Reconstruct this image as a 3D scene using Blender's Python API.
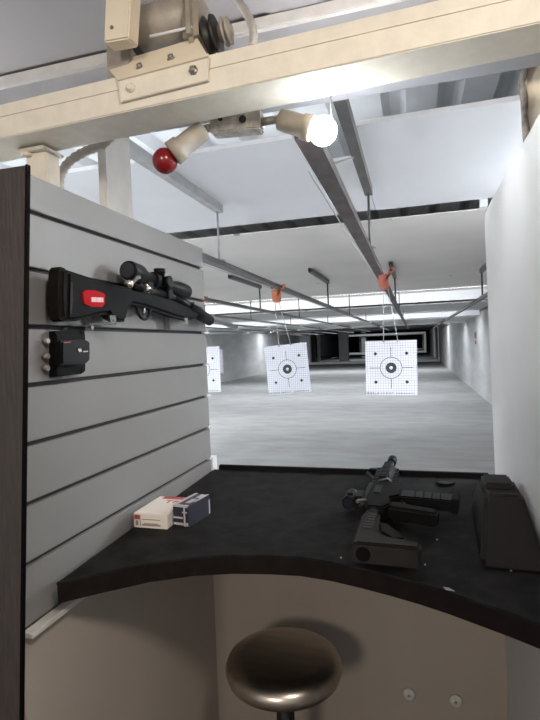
import bpy, bmesh, math, random
from mathutils import Vector, Matrix
random.seed(4)
PI = math.pi
for o in list(bpy.data.objects): bpy.data.objects.remove(o)
S = bpy.context.scene
COL = S.collection

# ------------------------------------------------------------------ camera
F = 500.0; VP = (414.0, 340.0); ROLL = .038; CZ = 1.40
d = Vector((VP[0]-270, 360-VP[1], -F)).normalized()
u = Vector((-ROLL, 1, 0)); u.z = -(u.x*d.x+u.y*d.y)/d.z; u.normalize()
r = d.cross(u)
M3 = Matrix((r, d, u))
cam = bpy.data.objects.new('camera', bpy.data.cameras.new('camera'))
COL.objects.link(cam)
cam.matrix_world = Matrix.Translation((0, 0, CZ)) @ M3.to_4x4()
cam.data.sensor_fit = 'VERTICAL'; cam.data.sensor_height = 24; cam.data.lens = F/720*24
cam.data.clip_start = .02; cam.data.clip_end = 200
S.camera = cam
def at(x, y, X=None, Y=None, Z=None):
    v = M3 @ Vector((x-270, 360-y, -F)); C = Vector((0, 0, CZ))
    t = (X-C.x)/v.x if X is not None else (Y-C.y)/v.y if Y is not None else (Z-C.z)/v.z
    return C+v*t

# ------------------------------------------------------------------ light
S.view_settings.view_transform = 'Standard'; S.view_settings.look = 'None'
S.view_settings.exposure = 1.3; S.view_settings.gamma = 1
W = bpy.data.worlds.new('world'); S.world = W; W.use_nodes = True
bg = W.node_tree.nodes['Background']; bg.inputs[0].default_value = (.95, .97, 1, 1); bg.inputs[1].default_value = .20
def area(name, loc, look, sx, sy, power, col):
    l = bpy.data.lights.new(name, 'AREA'); l.shape = 'RECTANGLE'; l.size = sx; l.size_y = sy; l.energy = power; l.color = col
    o = bpy.data.objects.new(name, l); COL.objects.link(o); o.location = loc
    o.rotation_euler = (Vector(look)-Vector(loc)).to_track_quat('-Z', 'Y').to_euler(); return o
area('room_light_back', (-.5, -3, 2.3), (-.3, 1, 1.0), .5, .5, 20, (1, .88, .75))
area('room_light_above', (.42, -.08, 2.13), (-.5, .9, .7), .2, .2, 5.4, (1, .90, .79))
COOL = (.90, .95, 1.0)
RANGE_L = [(-3.4, 2.5, 60, 1.93), (1.25, 2.6, 24, 1.93), (-5.2, 7.0, 60, 2.15), (-2.9, 9.02, 30, 2.11), (-2.9, 12.62, 45, 1.985), (-2.9, 16.12, 60, 1.90), (-2.9, 24, 110, 2.15)]

# ------------------------------------------------------------------ materials
def mat(name, col, rough=.6, metal=0., noise=0., nscale=8., col2=None, bump=0., stretch=(1, 1, 1), emit=0., spec=.5, trans=0., ramp=(.35, .65)):
    m = bpy.data.materials.new(name); m.use_nodes = True; nt = m.node_tree; b = nt.nodes['Principled BSDF']
    b.inputs['Base Color'].default_value = (*col, 1); b.inputs['Roughness'].default_value = rough; b.inputs['Metallic'].default_value = metal
    b.inputs['Specular IOR Level'].default_value = spec
    if trans: b.inputs['Transmission Weight'].default_value = trans
    if emit: b.inputs['Emission Color'].default_value = (*col, 1); b.inputs['Emission Strength'].default_value = emit
    if noise or bump or col2:
        tc = nt.nodes.new('ShaderNodeTexCoord'); mp = nt.nodes.new('ShaderNodeMapping'); mp.inputs['Scale'].default_value = stretch
        n = nt.nodes.new('ShaderNodeTexNoise'); n.inputs['Scale'].default_value = nscale; n.inputs['Detail'].default_value = 5; n.inputs['Roughness'].default_value = .6
        nt.links.new(tc.outputs['Object'], mp.inputs[0]); nt.links.new(mp.outputs[0], n.inputs['Vector'])
        if noise or col2:
            cr = nt.nodes.new('ShaderNodeValToRGB'); c2 = col2 or tuple(c*(1-noise) for c in col)
            cr.color_ramp.elements[0].position = ramp[0]; cr.color_ramp.elements[1].position = ramp[1]
            cr.color_ramp.elements[0].color = (*c2, 1); cr.color_ramp.elements[1].color = (*col, 1)
            nt.links.new(n.outputs['Fac'], cr.inputs[0]); nt.links.new(cr.outputs[0], b.inputs['Base Color'])
        if bump:
            bp = nt.nodes.new('ShaderNodeBump'); bp.inputs['Strength'].default_value = bump; bp.inputs['Distance'].default_value = .01
            nt.links.new(n.outputs['Fac'], bp.inputs['Height']); nt.links.new(bp.outputs[0], b.inputs['Normal'])
    return m
M = dict(
    cream=mat('cream_paint', (.80, .70, .54), .5, noise=.12, nscale=5, bump=.05),
    cream_edge=mat('cream_chipped', (.34, .30, .26), .9, noise=.6, nscale=60),
    beampaint=mat('beam_paint', (.76, .70, .59), .5, noise=.10, nscale=30, bump=.1),
    postpaint=mat('post_paint', (.60, .57, .53), .5, noise=.15, nscale=10),
    greypaint=mat('grey_galvanised', (.50, .50, .50), .45, metal=.4, noise=.2, nscale=14),
    slat=mat('slat_grey', (.222, .213, .207), .42, noise=.06, nscale=3, spec=.4),
    groove=mat('groove_dark', (.02, .016, .014), .7),
    tip=mat('white_plastic', (.75, .76, .76), .4),
    wood=mat('dark_wood_laminate', (.040, .029, .024), .5, noise=.35, nscale=30, stretch=(6, 6, .7), bump=.25),
    woodedge=mat('dark_edge', (.004, .003, .003), .7, spec=.05),
    counter=mat('counter_black', (.006, .0056, .0056), .6, col2=(.017, .0155, .015), nscale=22, bump=.12, spec=.07),
    cedge=mat('counter_edge', (.011, .007, .0065), .6, noise=.4, nscale=40, spec=.1),
    beigelit=mat('beige_board_lit', (.48, .42, .36), .6, noise=.08, nscale=4),  # same beige board made lighter: the lit side is put into the colour
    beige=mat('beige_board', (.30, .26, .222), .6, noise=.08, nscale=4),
    white=mat('white_wall', (.62, .61, .60), .6, noise=.05, nscale=5),
    floor=mat('range_concrete', (.34, .34, .335), .55, noise=.25, nscale=1.6, bump=.05, stretch=(1, 2.2, 1), spec=.35),
    boothfloor=mat('booth_floor', (.10, .09, .08), .7, noise=.3, nscale=6),
    rangewall=mat('range_wall', (.52, .52, .52), .7, noise=.22, nscale=1.7, stretch=(1, .4, 1.5)),
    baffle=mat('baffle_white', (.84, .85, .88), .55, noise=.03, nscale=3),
    baffle2=mat('baffle_grey', (.66, .65, .65), .7, noise=.07, nscale=2.5),
    deck=mat('metal_deck', (.68, .69, .70), .5, metal=.0, noise=.12, nscale=4),
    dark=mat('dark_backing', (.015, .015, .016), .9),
    rail=mat('rail_steel', (.17, .165, .16), .5, metal=.35, noise=.3, nscale=12, stretch=(1, .6, 1)),
    rust=mat('rail_rusty', (.13, .12, .118), .55, metal=.2, col2=(.075, .045, .038), nscale=16, stretch=(1, .5, 1)),
    orange=mat('orange_plastic', (.62, .17, .07), .45),
    orange2=mat('red_orange_plastic', (.45, .13, .09), .5),
    paper=None,
    ink=mat('target_ink', (.01, .01, .015), .7),
    ringgrey=mat('ring_ink', (.035, .035, .04), .7),
    wire=mat('wire', (.55, .55, .55), .4, metal=.5),
    bulb=mat('lit_bulb', (.93, .97, 1), .4, emit=30.),
    redbulb=mat('red_glass', (.20, .006, .010), .2, spec=.6),
    holder=mat('lamp_holder', (.36, .31, .25), .5, noise=.25, nscale=20),
    boxpaint=mat('painted_box', (.62, .57, .50), .5, noise=.45, nscale=45, bump=.3),
    conduit=mat('conduit', (.50, .46, .40), .45, metal=.2, noise=.3, nscale=30),
    motor=mat('motor_grey', (.42, .37, .31), .5, metal=.2, noise=.25, nscale=25),
    darkmetal=mat('dark_metal', (.05, .042, .038), .5, metal=.5, noise=.4, nscale=30),
    bolt=mat('bolt_steel', (.30, .27, .23), .4, metal=.7),
    header=mat('header_grey', (.40, .40, .42), .6, noise=.15, nscale=7),
    ceilboard=mat('ceiling_board', (.42, .39, .385), .65, noise=.06, nscale=3),
    whitetrim=mat('white_trim', (.66, .62, .58), .5, noise=.12, nscale=15),
    gunblack=mat('gun_polymer', (.008, .0075, .0075), .6, noise=.3, nscale=60, spec=.09),
    gunmetal=mat('gun_metal', (.004, .004, .0042), .42, metal=.0, spec=.18),
    stockgrey=mat('stock_polymer', (.020, .017, .0155), .6, noise=.25, nscale=30, spec=.15),
    pad=mat('rubber_pad', (.014, .011, .0095), .8, spec=.1),
    steel=mat('stainless', (.30, .29, .28), .35, metal=.9),
    brightsteel=mat('bright_steel', (.62, .58, .52), .2, metal=.95),
    lens=mat('lens', (.01, .01, .02), .06, spec=.8),
    red=mat('red_plastic', (.42, .008, .014), .6, spec=.08),
    pinkwhite=mat('label_white', (.80, .55, .52), .5),
    acrylic=mat('acrylic', (.85, .87, .88), .08, trans=.85),
    cardwhite=mat('card_white', (.74, .67, .60), .6),
    cardred=mat('card_red', (.42, .06, .055), .5),
    cardtext=mat('card_text', (.25, .20, .17), .6),
    cardblue=mat('card_navy', (.018, .018, .032), .45),
    cardsilver=mat('card_silver', (.45, .43, .45), .5),
    wedge=mat('wedge_plastic', (.012, .009, .0075), .55, noise=.2, nscale=20, spec=.15),
    seat=mat('brushed_seat', (.55, .48, .41), .30, metal=1., noise=.2, nscale=12, stretch=(1, 6, 1)),
    stoolpost=mat('stool_black', (.01, .01, .01), .4),
    dirtwhite=mat('grimy_plaster', (.5, .5, .47), .7, noise=.3, nscale=90),
    chip=mat('chipped_edge', (.32, .29, .25), .8),
    sign=mat('sign_paper', (.50, .44, .38), .6), signink=mat('sign_brown', (.10, .05, .03), .6),
    tube=mat('tube_lit', (.92, .96, 1), .5, emit=6.),
)
def paper_mat():
    m = bpy.data.materials.new('grid_paper'); m.use_nodes = True; nt = m.node_tree; b = nt.nodes['Principled BSDF']; b.inputs['Roughness'].default_value = .7
    tc = nt.nodes.new('ShaderNodeTexCoord'); sp = nt.nodes.new('ShaderNodeSeparateXYZ'); nt.links.new(tc.outputs['Object'], sp.inputs[0])
    outs = []
    for ax in ('X', 'Z'):
        a = nt.nodes.new('ShaderNodeMath'); a.operation = 'ADD'; a.inputs[1].default_value = 5.0045; nt.links.new(sp.outputs[ax], a.inputs[0])
        g = nt.nodes.new('ShaderNodeMath'); g.operation = 'MODULO'; g.inputs[1].default_value = .0165; nt.links.new(a.outputs[0], g.inputs[0])
        l = nt.nodes.new('ShaderNodeMath'); l.operation = 'LESS_THAN'; l.inputs[1].default_value = .0022; nt.links.new(g.outputs[0], l.inputs[0]); outs.append(l)
    mx = nt.nodes.new('ShaderNodeMath'); mx.operation = 'MAXIMUM'; nt.links.new(outs[0].outputs[0], mx.inputs[0]); nt.links.new(outs[1].outputs[0], mx.inputs[1])
    mc = nt.nodes.new('ShaderNodeMix'); mc.data_type = 'RGBA'; mc.inputs['A'].default_value = (.70, .71, .76, 1); mc.inputs['B'].default_value = (.33, .34, .42, 1)
    nt.links.new(mx.outputs[0], mc.inputs['Factor']); nt.links.new(mc.outputs['Result'], b.inputs['Base Color']); return m
M['paper'] = paper_mat()
def spotted(name, base, spot, scale, thr):
    m = bpy.data.materials.new(name); m.use_nodes = True; nt = m.node_tree; b = nt.nodes['Principled BSDF']; b.inputs['Roughness'].default_value = .7
    tc = nt.nodes.new('ShaderNodeTexCoord'); v = nt.nodes.new('ShaderNodeTexVoronoi'); v.inputs['Scale'].default_value = scale
    nt.links.new(tc.outputs['Object'], v.inputs['Vector'])
    l = nt.nodes.new('ShaderNodeMath'); l.operation = 'LESS_THAN'; l.inputs[1].default_value = thr; nt.links.new(v.outputs['Distance'], l.inputs[0])
    n = nt.nodes.new('ShaderNodeTexNoise'); n.inputs['Scale'].default_value = 1.3; nt.links.new(tc.outputs['Object'], n.inputs['Vector'])
    cr = nt.nodes.new('ShaderNodeValToRGB'); cr.color_ramp.elements[0].position = .3; cr.color_ramp.elements[1].position = .7
    cr.color_ramp.elements[0].color = (*[c*.9 for c in base], 1); cr.color_ramp.elements[1].color = (*base, 1); nt.links.new(n.outputs['Fac'], cr.inputs[0])
    mc = nt.nodes.new('ShaderNodeMix'); mc.data_type = 'RGBA'; mc.inputs['B'].default_value = (*spot, 1)
    nt.links.new(l.outputs[0], mc.inputs['Factor']); nt.links.new(cr.outputs[0], mc.inputs['A']); nt.links.new(mc.outputs['Result'], b.inputs['Base Color']); return m
M['baffle2'] = spotted('baffle_bullet_marked', (.83, .795, .765), (.30, .29, .28), 1.7, .045)
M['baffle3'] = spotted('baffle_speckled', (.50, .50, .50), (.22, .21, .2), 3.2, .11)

# ------------------------------------------------------------------ mesh helpers
def V(*a): return Vector(a)
class MB:
    def __init__(s): s.bm = bmesh.new()
    def box(s, x0, x1, y0, y1, z0, z1, bev=0, rot=None, piv=None):
        vs = [s.bm.verts.new((x, y, z)) for x in (x0, x1) for y in (y0, y1) for z in (z0, z1)]
        fs = [s.bm.faces.new([vs[i] for i in q]) for q in ((0, 1, 3, 2), (4, 6, 7, 5), (0, 4, 5, 1), (2, 3, 7, 6), (0, 2, 6, 4), (1, 5, 7, 3))]
        if rot is not None:
            p = piv or Vector(((x0+x1)/2, (y0+y1)/2, (z0+z1)/2))
            bmesh.ops.rotate(s.bm, verts=vs, cent=p, matrix=rot)
        if bev: s._bev(fs, bev)
        return s
    def _bev(s, fs, w, seg=2):
        es = list({e for f in fs for e in f.edges}); bmesh.ops.bevel(s.bm, geom=es, offset=w, segments=seg, affect='EDGES', clamp_overlap=True)
    def hexa(s, pts, bev=0):   # 8 points: bottom 4 (ccw) then top 4
        vs = [s.bm.verts.new(p) for p in pts]
        fs = [s.bm.faces.new([vs[i] for i in q]) for q in ((3, 2, 1, 0), (4, 5, 6, 7), (0, 1, 5, 4), (1, 2, 6, 5), (2, 3, 7, 6), (3, 0, 4, 7))]
        if bev: s._bev(fs, bev)
        return s
    def prism(s, pts, off, bev=0, seg=2):  # polygon points (3D) extruded by vector off
        off = Vector(off); a = [s.bm.verts.new(p) for p in pts]; b = [s.bm.verts.new(Vector(p)+off) for p in pts]; n = len(a)
        fs = [s.bm.faces.new(a), s.bm.faces.new(b[::-1])]; caps = list({e for f in fs for e in f.edges})
        for i in range(n): fs.append(s.bm.faces.new((a[i], b[i], b[(i+1) % n], a[(i+1) % n])))
        bmesh.ops.recalc_face_normals(s.bm, faces=fs)
        if bev: bmesh.ops.bevel(s.bm, geom=caps, offset=bev, segments=seg, affect='EDGES', clamp_overlap=True)
        return s
    def lathe(s, p0, p1, prof, seg=20, closed=True):  # prof: [(t along 0..1 axis in metres, radius)]
        p0 = Vector(p0); ax = (Vector(p1)-p0).normalized(); t = V(0, 0, 1) if abs(ax.z) < .9 else V(1, 0, 0)
        a = ax.cross(t).normalized(); b = ax.cross(a); rings = []
        for l, rad in prof:
            rings.append([s.bm.verts.new(p0+ax*l+(a*math.cos(k*2*PI/seg)+b*math.sin(k*2*PI/seg))*max(rad, 1e-5)) for k in range(seg)])
        for i in range(len(rings)-1):
            for k in range(seg):
                f = s.bm.faces.new((rings[i][k], rings[i][(k+1) % seg], rings[i+1][(k+1) % seg], rings[i+1][k])); f.smooth = True
        if closed: s.bm.faces.new(rings[0][::-1]); s.bm.faces.new(rings[-1])
        return s
    def cyl(s, p0, p1, rad, seg=16, r2=None):
        L = (Vector(p1)-Vector(p0)).length; return s.lathe(p0, p1, [(0, rad), (L, rad if r2 is None else r2)], seg)
    def tube(s, pts, rad, seg=8, rib=0):
        pts = [Vector(p) for p in pts]; rings = []; up = V(.13, .2, .97)
        for i, p in enumerate(pts):
            tg = (pts[min(i+1, len(pts)-1)]-pts[max(i-1, 0)]).normalized(); a = tg.cross(up).normalized(); b = tg.cross(a)
            rr = rad*(1+(rib if i % 2 else 0))
            rings.append([s.bm.verts.new(p+(a*math.cos(k*2*PI/seg)+b*math.sin(k*2*PI/seg))*rr) for k in range(seg)])
        for i in range(len(rings)-1):
            for k in range(seg):
                f = s.bm.faces.new((rings[i][k], rings[i][(k+1) % seg], rings[i+1][(k+1) % seg], rings[i+1][k])); f.smooth = True
        s.bm.faces.new(rings[0][::-1]); s.bm.faces.new(rings[-1]); return s
    def sphere(s, c, rad, sc=(1, 1, 1), seg=20):
        g = bmesh.ops.create_uvsphere(s.bm, u_segments=seg, v_segments=seg//2+2, radius=rad)
        for v in g['verts']: v.co = Vector((v.co.x*sc[0], v.co.y*sc[1], v.co.z*sc[2]))+Vector(c)
        for f in s.bm.faces:
            if f.verts[0] in g['verts']: f.smooth = True
        return s
    def text(s, txt, size, mtx, depth=.0004):
        cu = bpy.data.curves.new('t', 'FONT'); cu.body = txt; cu.size = size; cu.extrude = depth; cu.align_x = 'CENTER'; cu.align_y = 'CENTER'; cu.resolution_u = 2
        o = bpy.data.objects.new('t', cu); COL.objects.link(o); bpy.context.view_layer.update()
        me = bpy.data.meshes.new_from_object(o.evaluated_get(bpy.context.evaluated_depsgraph_get()))
        me.transform(mtx); s.bm.from_mesh(me); bpy.data.meshes.remove(me); bpy.data.objects.remove(o); bpy.data.curves.remove(cu); return s
    def build(s, name, m, parent=None, label=None):
        bmesh.ops.recalc_face_normals(s.bm, faces=s.bm.faces)
        base = None
        if parent is not None: L = parent.get('_L') and Vector(parent['_L']) or Vector()
        else:
            mn = [min(v.co[i] for v in s.bm.verts) for i in range(3)]; mx = [max(v.co[i] for v in s.bm.verts) for i in range(3)]
            L = Vector(((mn[0]+mx[0])/2, (mn[1]+mx[1])/2, mn[2]))
        bmesh.ops.translate(s.bm, verts=s.bm.verts, vec=-L)
        me = bpy.data.meshes.new(name); s.bm.to_mesh(me); s.bm.free(); me.materials.append(m)
        o = bpy.data.objects.new(name, me); COL.objects.link(o); LOCS[o.name] = L
        if parent is not None: o.parent = parent; o['_L'] = list(L)
        else: o.location = L; o['_L'] = list(L)
        if label: o['label'] = label
        return o
LOCS = {}
def tag(o, label, cat, group=None):
    o['label'] = label; o['category'] = cat
    if group: o['group'] = group
    return o
def thing(name, label, cat, loc, group=None):
    o = bpy.data.objects.new(name, None); COL.objects.link(o); o.location = loc; o['_L'] = list(loc); o.empty_display_size = .05
    return tag(o, label, cat, group)
def struct(o): o['kind'] = 'structure'; return o
def kids(o): return [c for c in bpy.data.objects if c.parent == o]
def copy_tree(o, loc=None, label=None, parent=None):
    c = o.copy(); COL.objects.link(c)
    if parent: c.parent = parent
    if loc is not None: c.location = loc; c['_L'] = list(loc)
    if label: c['label'] = label
    for k in kids(o): copy_tree(k, parent=c)
    return c

# ================================================================== STRUCTURE
struct(MB().box(-9, 3, 1.5, 46, -.1, 0).build('floor', M['floor']))
struct(MB().box(-2.5, 2, -2, 1.5, -.1, 0).build('floor', M['boothfloor']))
# range side walls
struct(MB().box(1.5, 1.7, 1.6, 33, 0, 2.75).build('wall_right', M['rangewall']))
struct(MB().box(-7.6, -7.4, 1.6, 33, 0, 2.75).build('wall_left', M['rangewall']))
# far wall with an opening, then the tunnel behind it
m = MB(); m.box(-7.4, 1.5, 33, 33.3, 2.2, 2.75); m.box(1.42, 1.5, 33, 33.3, .12, 2.2); m.box(-7.4, 1.5, 33, 33.3, 0, .16); m.box(-7.4, -6.7, 33, 33.3, .16, 2.2)
struct(m.build('wall_far', M['baffle']))
def frame(y, x0, x1, z0, z1, w, m_, n):
    k = MB(); k.box(x0, x1, y, y+.12, z1-w, z1); k.box(x0, x1, y, y+.12, z0, z0+w); k.box(x1-w, x1, y, y+.12, z0+w, z1-w); k.box(x0, x0+w, y, y+.12, z0+w, z1-w)
    struct(k.build(n, m_))
struct(MB().box(1.5, 1.6, 33.3, 60, 0, 2.4).build('wall_tunnel_right', M['rangewall']))
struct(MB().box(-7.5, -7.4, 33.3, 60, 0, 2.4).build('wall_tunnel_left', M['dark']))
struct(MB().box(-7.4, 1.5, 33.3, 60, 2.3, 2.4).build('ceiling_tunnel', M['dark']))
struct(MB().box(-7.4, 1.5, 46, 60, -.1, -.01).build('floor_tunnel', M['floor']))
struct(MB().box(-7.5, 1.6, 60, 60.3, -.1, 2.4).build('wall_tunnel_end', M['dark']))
area('tunnel_light', (-3, 38.6, 2.2), (-3, 41, 0), 5, .3, 50, COOL)
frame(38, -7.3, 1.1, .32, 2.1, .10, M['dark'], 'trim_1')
frame(43, -5.6, .95, .35, 2.05, .16, M['white'], 'trim_2')
frame(50, -5.2, .9, .45, 2.05, .14, M['white'], 'trim_3')
for x, y, w, lab in ((-4.9, 36, .65, 'wide pale column just inside the far tunnel opening'), (-4.3, 45, .4, 'narrow pale column deeper in the far tunnel'), (-6.6, 35.5, .22, 'slim grey column at the left end of the far tunnel opening')):
    tag(MB().box(x-w/2, x+w/2, y, y+w, 0, 2.3, .02).build('column', M['white'] if w > .3 else M['rangewall']), lab, 'column')
# corrugated metal deck ceiling
m = MB(); pr = []; x = -9.0
while x < 3:
    pr += [(x, 2.66), (x+.05, 2.66), (x+.085, 2.60), (x+.235, 2.60), (x+.27, 2.66)]; x += .27
a = [m.bm.verts.new((p[0], 1.3, p[1])) for p in pr]; b_ = [m.bm.verts.new((p[0], 33, p[1])) for p in pr]
for i in range(len(pr)-1):
    if (Vector(pr[i])-Vector(pr[i+1])).length > 1e-4: m.bm.faces.new((a[i], a[i+1], b_[i+1], b_[i]))
ga = bmesh.ops.extrude_face_region(m.bm, geom=list(m.bm.faces)); bmesh.ops.translate(m.bm, verts=[v for v in ga['geom'] if isinstance(v, bmesh.types.BMVert)], vec=(0, 0, .04))
struct(m.build('ceiling', M['deck']))

# baffle panels under the deck
def panel(x0, x1, y0, y1, z, m_, lab, t=.018, grp='ceiling baffle boards', name='ceiling_baffle'):
    return tag(MB().box(x0, x1, y0, y1, z, z+t).build(name, m_), lab, 'ceiling panel', grp)
panel(-.20, 1.48, 1.90, 3.15, 2.2, M['baffle'], 'smooth white ceiling board over the right lane, just beyond the cream beam')
panel(-3.2, -.43, 1.92, 3.15, 2.2, M['baffle'], 'smooth white ceiling board left of the lit bulb, beyond the cream beam')
panel(-7.3, -3.22, 1.92, 3.15, 2.2, M['baffle'], 'white ceiling board at far left behind the slatted partition')
panel(-.425, -.205, 2.25, 3.15, 2.204, M['baffle'], 'narrow white ceiling strip between boards above the main target rail')
panel(-7.3, 1.48, 3.40, 8.9, 2.2, M['baffle2'], 'large grey bullet-marked ceiling board over the targets', t=.006)
M['face'] = spotted('face_bullet_marked', (.84, .85, .87), (.33, .32, .31), 2.6, .10)
def drop(y, z0, z1, lab):
    return tag(MB().box(-7.3, 1.48, y, y+.03, z0, z1).build('baffle_face', M['face']), lab, 'ceiling panel', 'upright baffle faces')
def batten(y, zt, p, lab):  # added battens, there to brighten the upright faces
    t = thing('added_batten_light', lab, 'light', (-2.9, y, zt), 'added battens lighting the upright baffles')
    MB().box(-7.1, 1.3, y, y+.012, zt-.022, zt, .001).build('reflector', M['tip'], t); MB().cyl((-7.0, y+.03, zt-.012), (1.2, y+.03, zt-.012), .009, 8).build('tube', M['tube'], t)
    a_ = area('added_batten_glow', (-2.9, y+.05, zt-.02), (-2.9, y+.6, zt-.12), 8.2, .03, p, COOL); a_.visible_camera = True
drop(8.9, 2.04, 2.2, 'bright upright baffle strip nearest the viewer, past the grey ceiling board')
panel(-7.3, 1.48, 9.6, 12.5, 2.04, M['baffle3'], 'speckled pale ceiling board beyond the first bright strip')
drop(12.5, 1.92, 2.04, 'second bright upright baffle strip down the range')
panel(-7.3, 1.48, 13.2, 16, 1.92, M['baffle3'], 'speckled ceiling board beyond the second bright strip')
drop(16, 1.86, 1.92, 'thin third baffle strip far down the range')
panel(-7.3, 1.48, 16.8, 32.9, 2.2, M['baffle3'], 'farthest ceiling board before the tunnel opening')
batten(8.2, 2.199, 9, 'slim added batten light across the ceiling just before the first upright baffle strip')
batten(11.9, 2.039, 8, 'slim added batten light across the speckled board before the second upright strip')
t = thing('unseen_tube_light', 'unseen uplight added in the ceiling void above the white board', 'light', (-1.6, 2.6, 2.25), 'unseen fittings added over the range')  # unseen uplight added to brighten the deck in the board gaps
MB().box(-2.6, -.6, 2.52, 2.68, 2.219, 2.25, .005).build('housing', M['tip'], t)
a_ = area('unseen_tube_glow', (-1.3, 2.6, 2.27), (-1.3, 2.6, 3), 2.4, .15, 2.2, COOL)
# unseen tube fittings added to light the range
gl = {0: 'hidden at left behind the slatted partition near the firing line', 1: 'behind the right partition near the firing line', 2: 'at left beyond the slatted partition over the middle lanes',
      3: 'just behind the first bright baffle strip', 4: 'behind the second baffle strip', 5: 'behind the third baffle strip', 6: 'farthest down the range before the tunnel'}
for i, (x, y, p, zz) in enumerate(RANGE_L):
    L_ = 1.5 if i in (0, 2) else (.5 if i == 1 else 8.2)
    horizontal = i >= 3
    t = thing('unseen_tube_light', 'unseen added white tube fitting '+gl[i], 'light', (x, y, zz), 'unseen fittings added over the range')
    if horizontal: MB().box(x-L_/2, x+L_/2, y-.09, y+.09, zz+.005, zz+.045, .005).build('housing', M['tip'], t)
    else: MB().box(x-.09, x+.09, y-L_/2, y+L_/2, zz+.005, zz+.045, .005).build('housing', M['tip'], t)
    (MB().cyl((x-L_/2+.03, y, zz-.012), (x+L_/2-.03, y, zz-.012), .013) if horizontal else MB().cyl((x, y-L_/2+.03, zz-.012), (x, y+L_/2-.03, zz-.012), .013)).build('tube', M['tube'], t)
    a_ = area('unseen_tube_glow', (x, y, zz-.03), (x, y, 0), L_ if horizontal else .15, .15 if horizontal else L_, p, COOL)
    a_.rotation_euler = (0, 0, 0)
    if i < 2:   # extra uplight added to brighten the white board above
        b_l = area('unseen_tube_glow', (x, y, zz+.06), (x, y, 3), .15, L_, p*1.0, COOL); b_l.rotation_euler = (PI, 0, 0)
        MB().box(x-.01, x+.01, y-L_/3, y-L_/3+.02, zz+.045, 2.2).build('drop_rod', M['tip'], t); MB().box(x-.01, x+.01, y+L_/3-.02, y+L_/3, zz+.045, 2.2).build('drop_rod', M['tip'], t)

# ================================================================== BOOTH
XW = -.63
# slatted partition
gz = [1.647-.0997*i for i in range(7)]
def yn(z): return .655+(z-.948)*.088
sw = thing('slatwall_panel', 'grey slatted display panel lining the left side of the booth', 'wall panel', (XW-.02, 1.1, .948))
m = MB(); edges = [1.712]+gz+[.948]
for i in range(8):
    zt = edges[i]-(.0043 if i else 0); zb = edges[i+1]+(.0043 if i < 7 else 0); x0, x1 = XW-.012, XW
    m.hexa([(x0, yn(zb), zb), (x1, yn(zb), zb), (x1, 1.462, zb), (x0, 1.462, zb), (x0, yn(zt), zt), (x1, yn(zt), zt), (x1, 1.462, zt), (x0, 1.462, zt)], .0012)
m.build('slats', M['slat'], sw)
m = MB(); m.hexa([(XW-.024, yn(.95), .95), (XW-.010, yn(.95), .95), (XW-.010, 1.458, .95), (XW-.024, 1.458, .95), (XW-.024, yn(1.7), 1.705), (XW-.010, yn(1.7), 1.705), (XW-.010, 1.458, 1.705), (XW-.024, 1.458, 1.705)])
m.build('backing', M['groove'], sw)
for z in gz[2:]:
    MB().box(XW-.010, XW+.001, 1.452, 1.482, z-.003, z+.003).build('insert_tip', M['tip'], sw)
struct(MB().box(XW-.075, XW-.026, .70, 1.46, 0, 1.712).build('wall_partition', M['slat']))
struct(MB().box(XW-.024, XW+.004, 1.464, 1.50, .93, 1.05).build('trim_4', M['tip']))
tag(MB().box(XW+.0005, XW+.022, .655, 1.43, .938, .947, .001).build('ledge_strip', M['whitetrim']), 'white plastic edging strip under the bottom of the grey slats', 'trim strip')
struct(MB().box(XW-.004, XW, .655, 1.44, 0, .937).build('wall_booth_left', M['beigelit']))
# dark end post
ep = thing('end_post', 'tall dark wood-grain end board at the left edge of the booth', 'post', (-.78, .66, 0))
def pb(x0, x1, y0, y1, dx=0): return [(x0, y0, 0), (x1-.128-dx, y0, 0), (x1-.128-dx, y1, 0), (x0, y1, 0), (x0, y0, 1.714), (x1, y0, 1.714), (x1, y1, 1.714), (x0, y1, 1.714)]
pt, pbm = at(25.6, 165, Y=.63), at(19.6, 720, Y=.63)
kx = (pt.x-pbm.x)/(pt.z-pbm.z); xt = pt.x; xb = pt.x-kx*pt.z
MB().hexa([(-1.1, .63, 0), (xb, .63, 0), (xb, .637, 0), (-1.1, .637, 0), (-1.1, .63, 1.69), (xt, .63, pt.z), (xt, .637, pt.z), (-1.1, .637, 1.69)], .001).build('board', M['wood'], ep)
MB().hexa([(xb, .6295, 0), (xb+.0025, .6295, 0), (xb+.0025, .6375, 0), (xb, .6375, 0), (xt, .6295, pt.z+.001), (xt+.0025, .6295, pt.z+.001), (xt+.0025, .6375, pt.z+.001), (xt, .6375, pt.z+.001)]).build('edge_band', M['woodedge'], ep)
# right partition
struct(MB().hexa([(.222, .35, 0), (.262, .35, 0), (.262, 1.5, 0), (.222, 1.5, 0), (.195, .35, 1.742), (.235, .35, 1.742), (.235, 1.5, 1.742), (.195, 1.5, 1.742)], .002).build('wall_partition_right', M['white']))
# front board below the counter
struct(MB().box(XW, .215, 1.44, 1.455, 0, .975).build('wall_booth_front', M['beige']))

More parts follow.
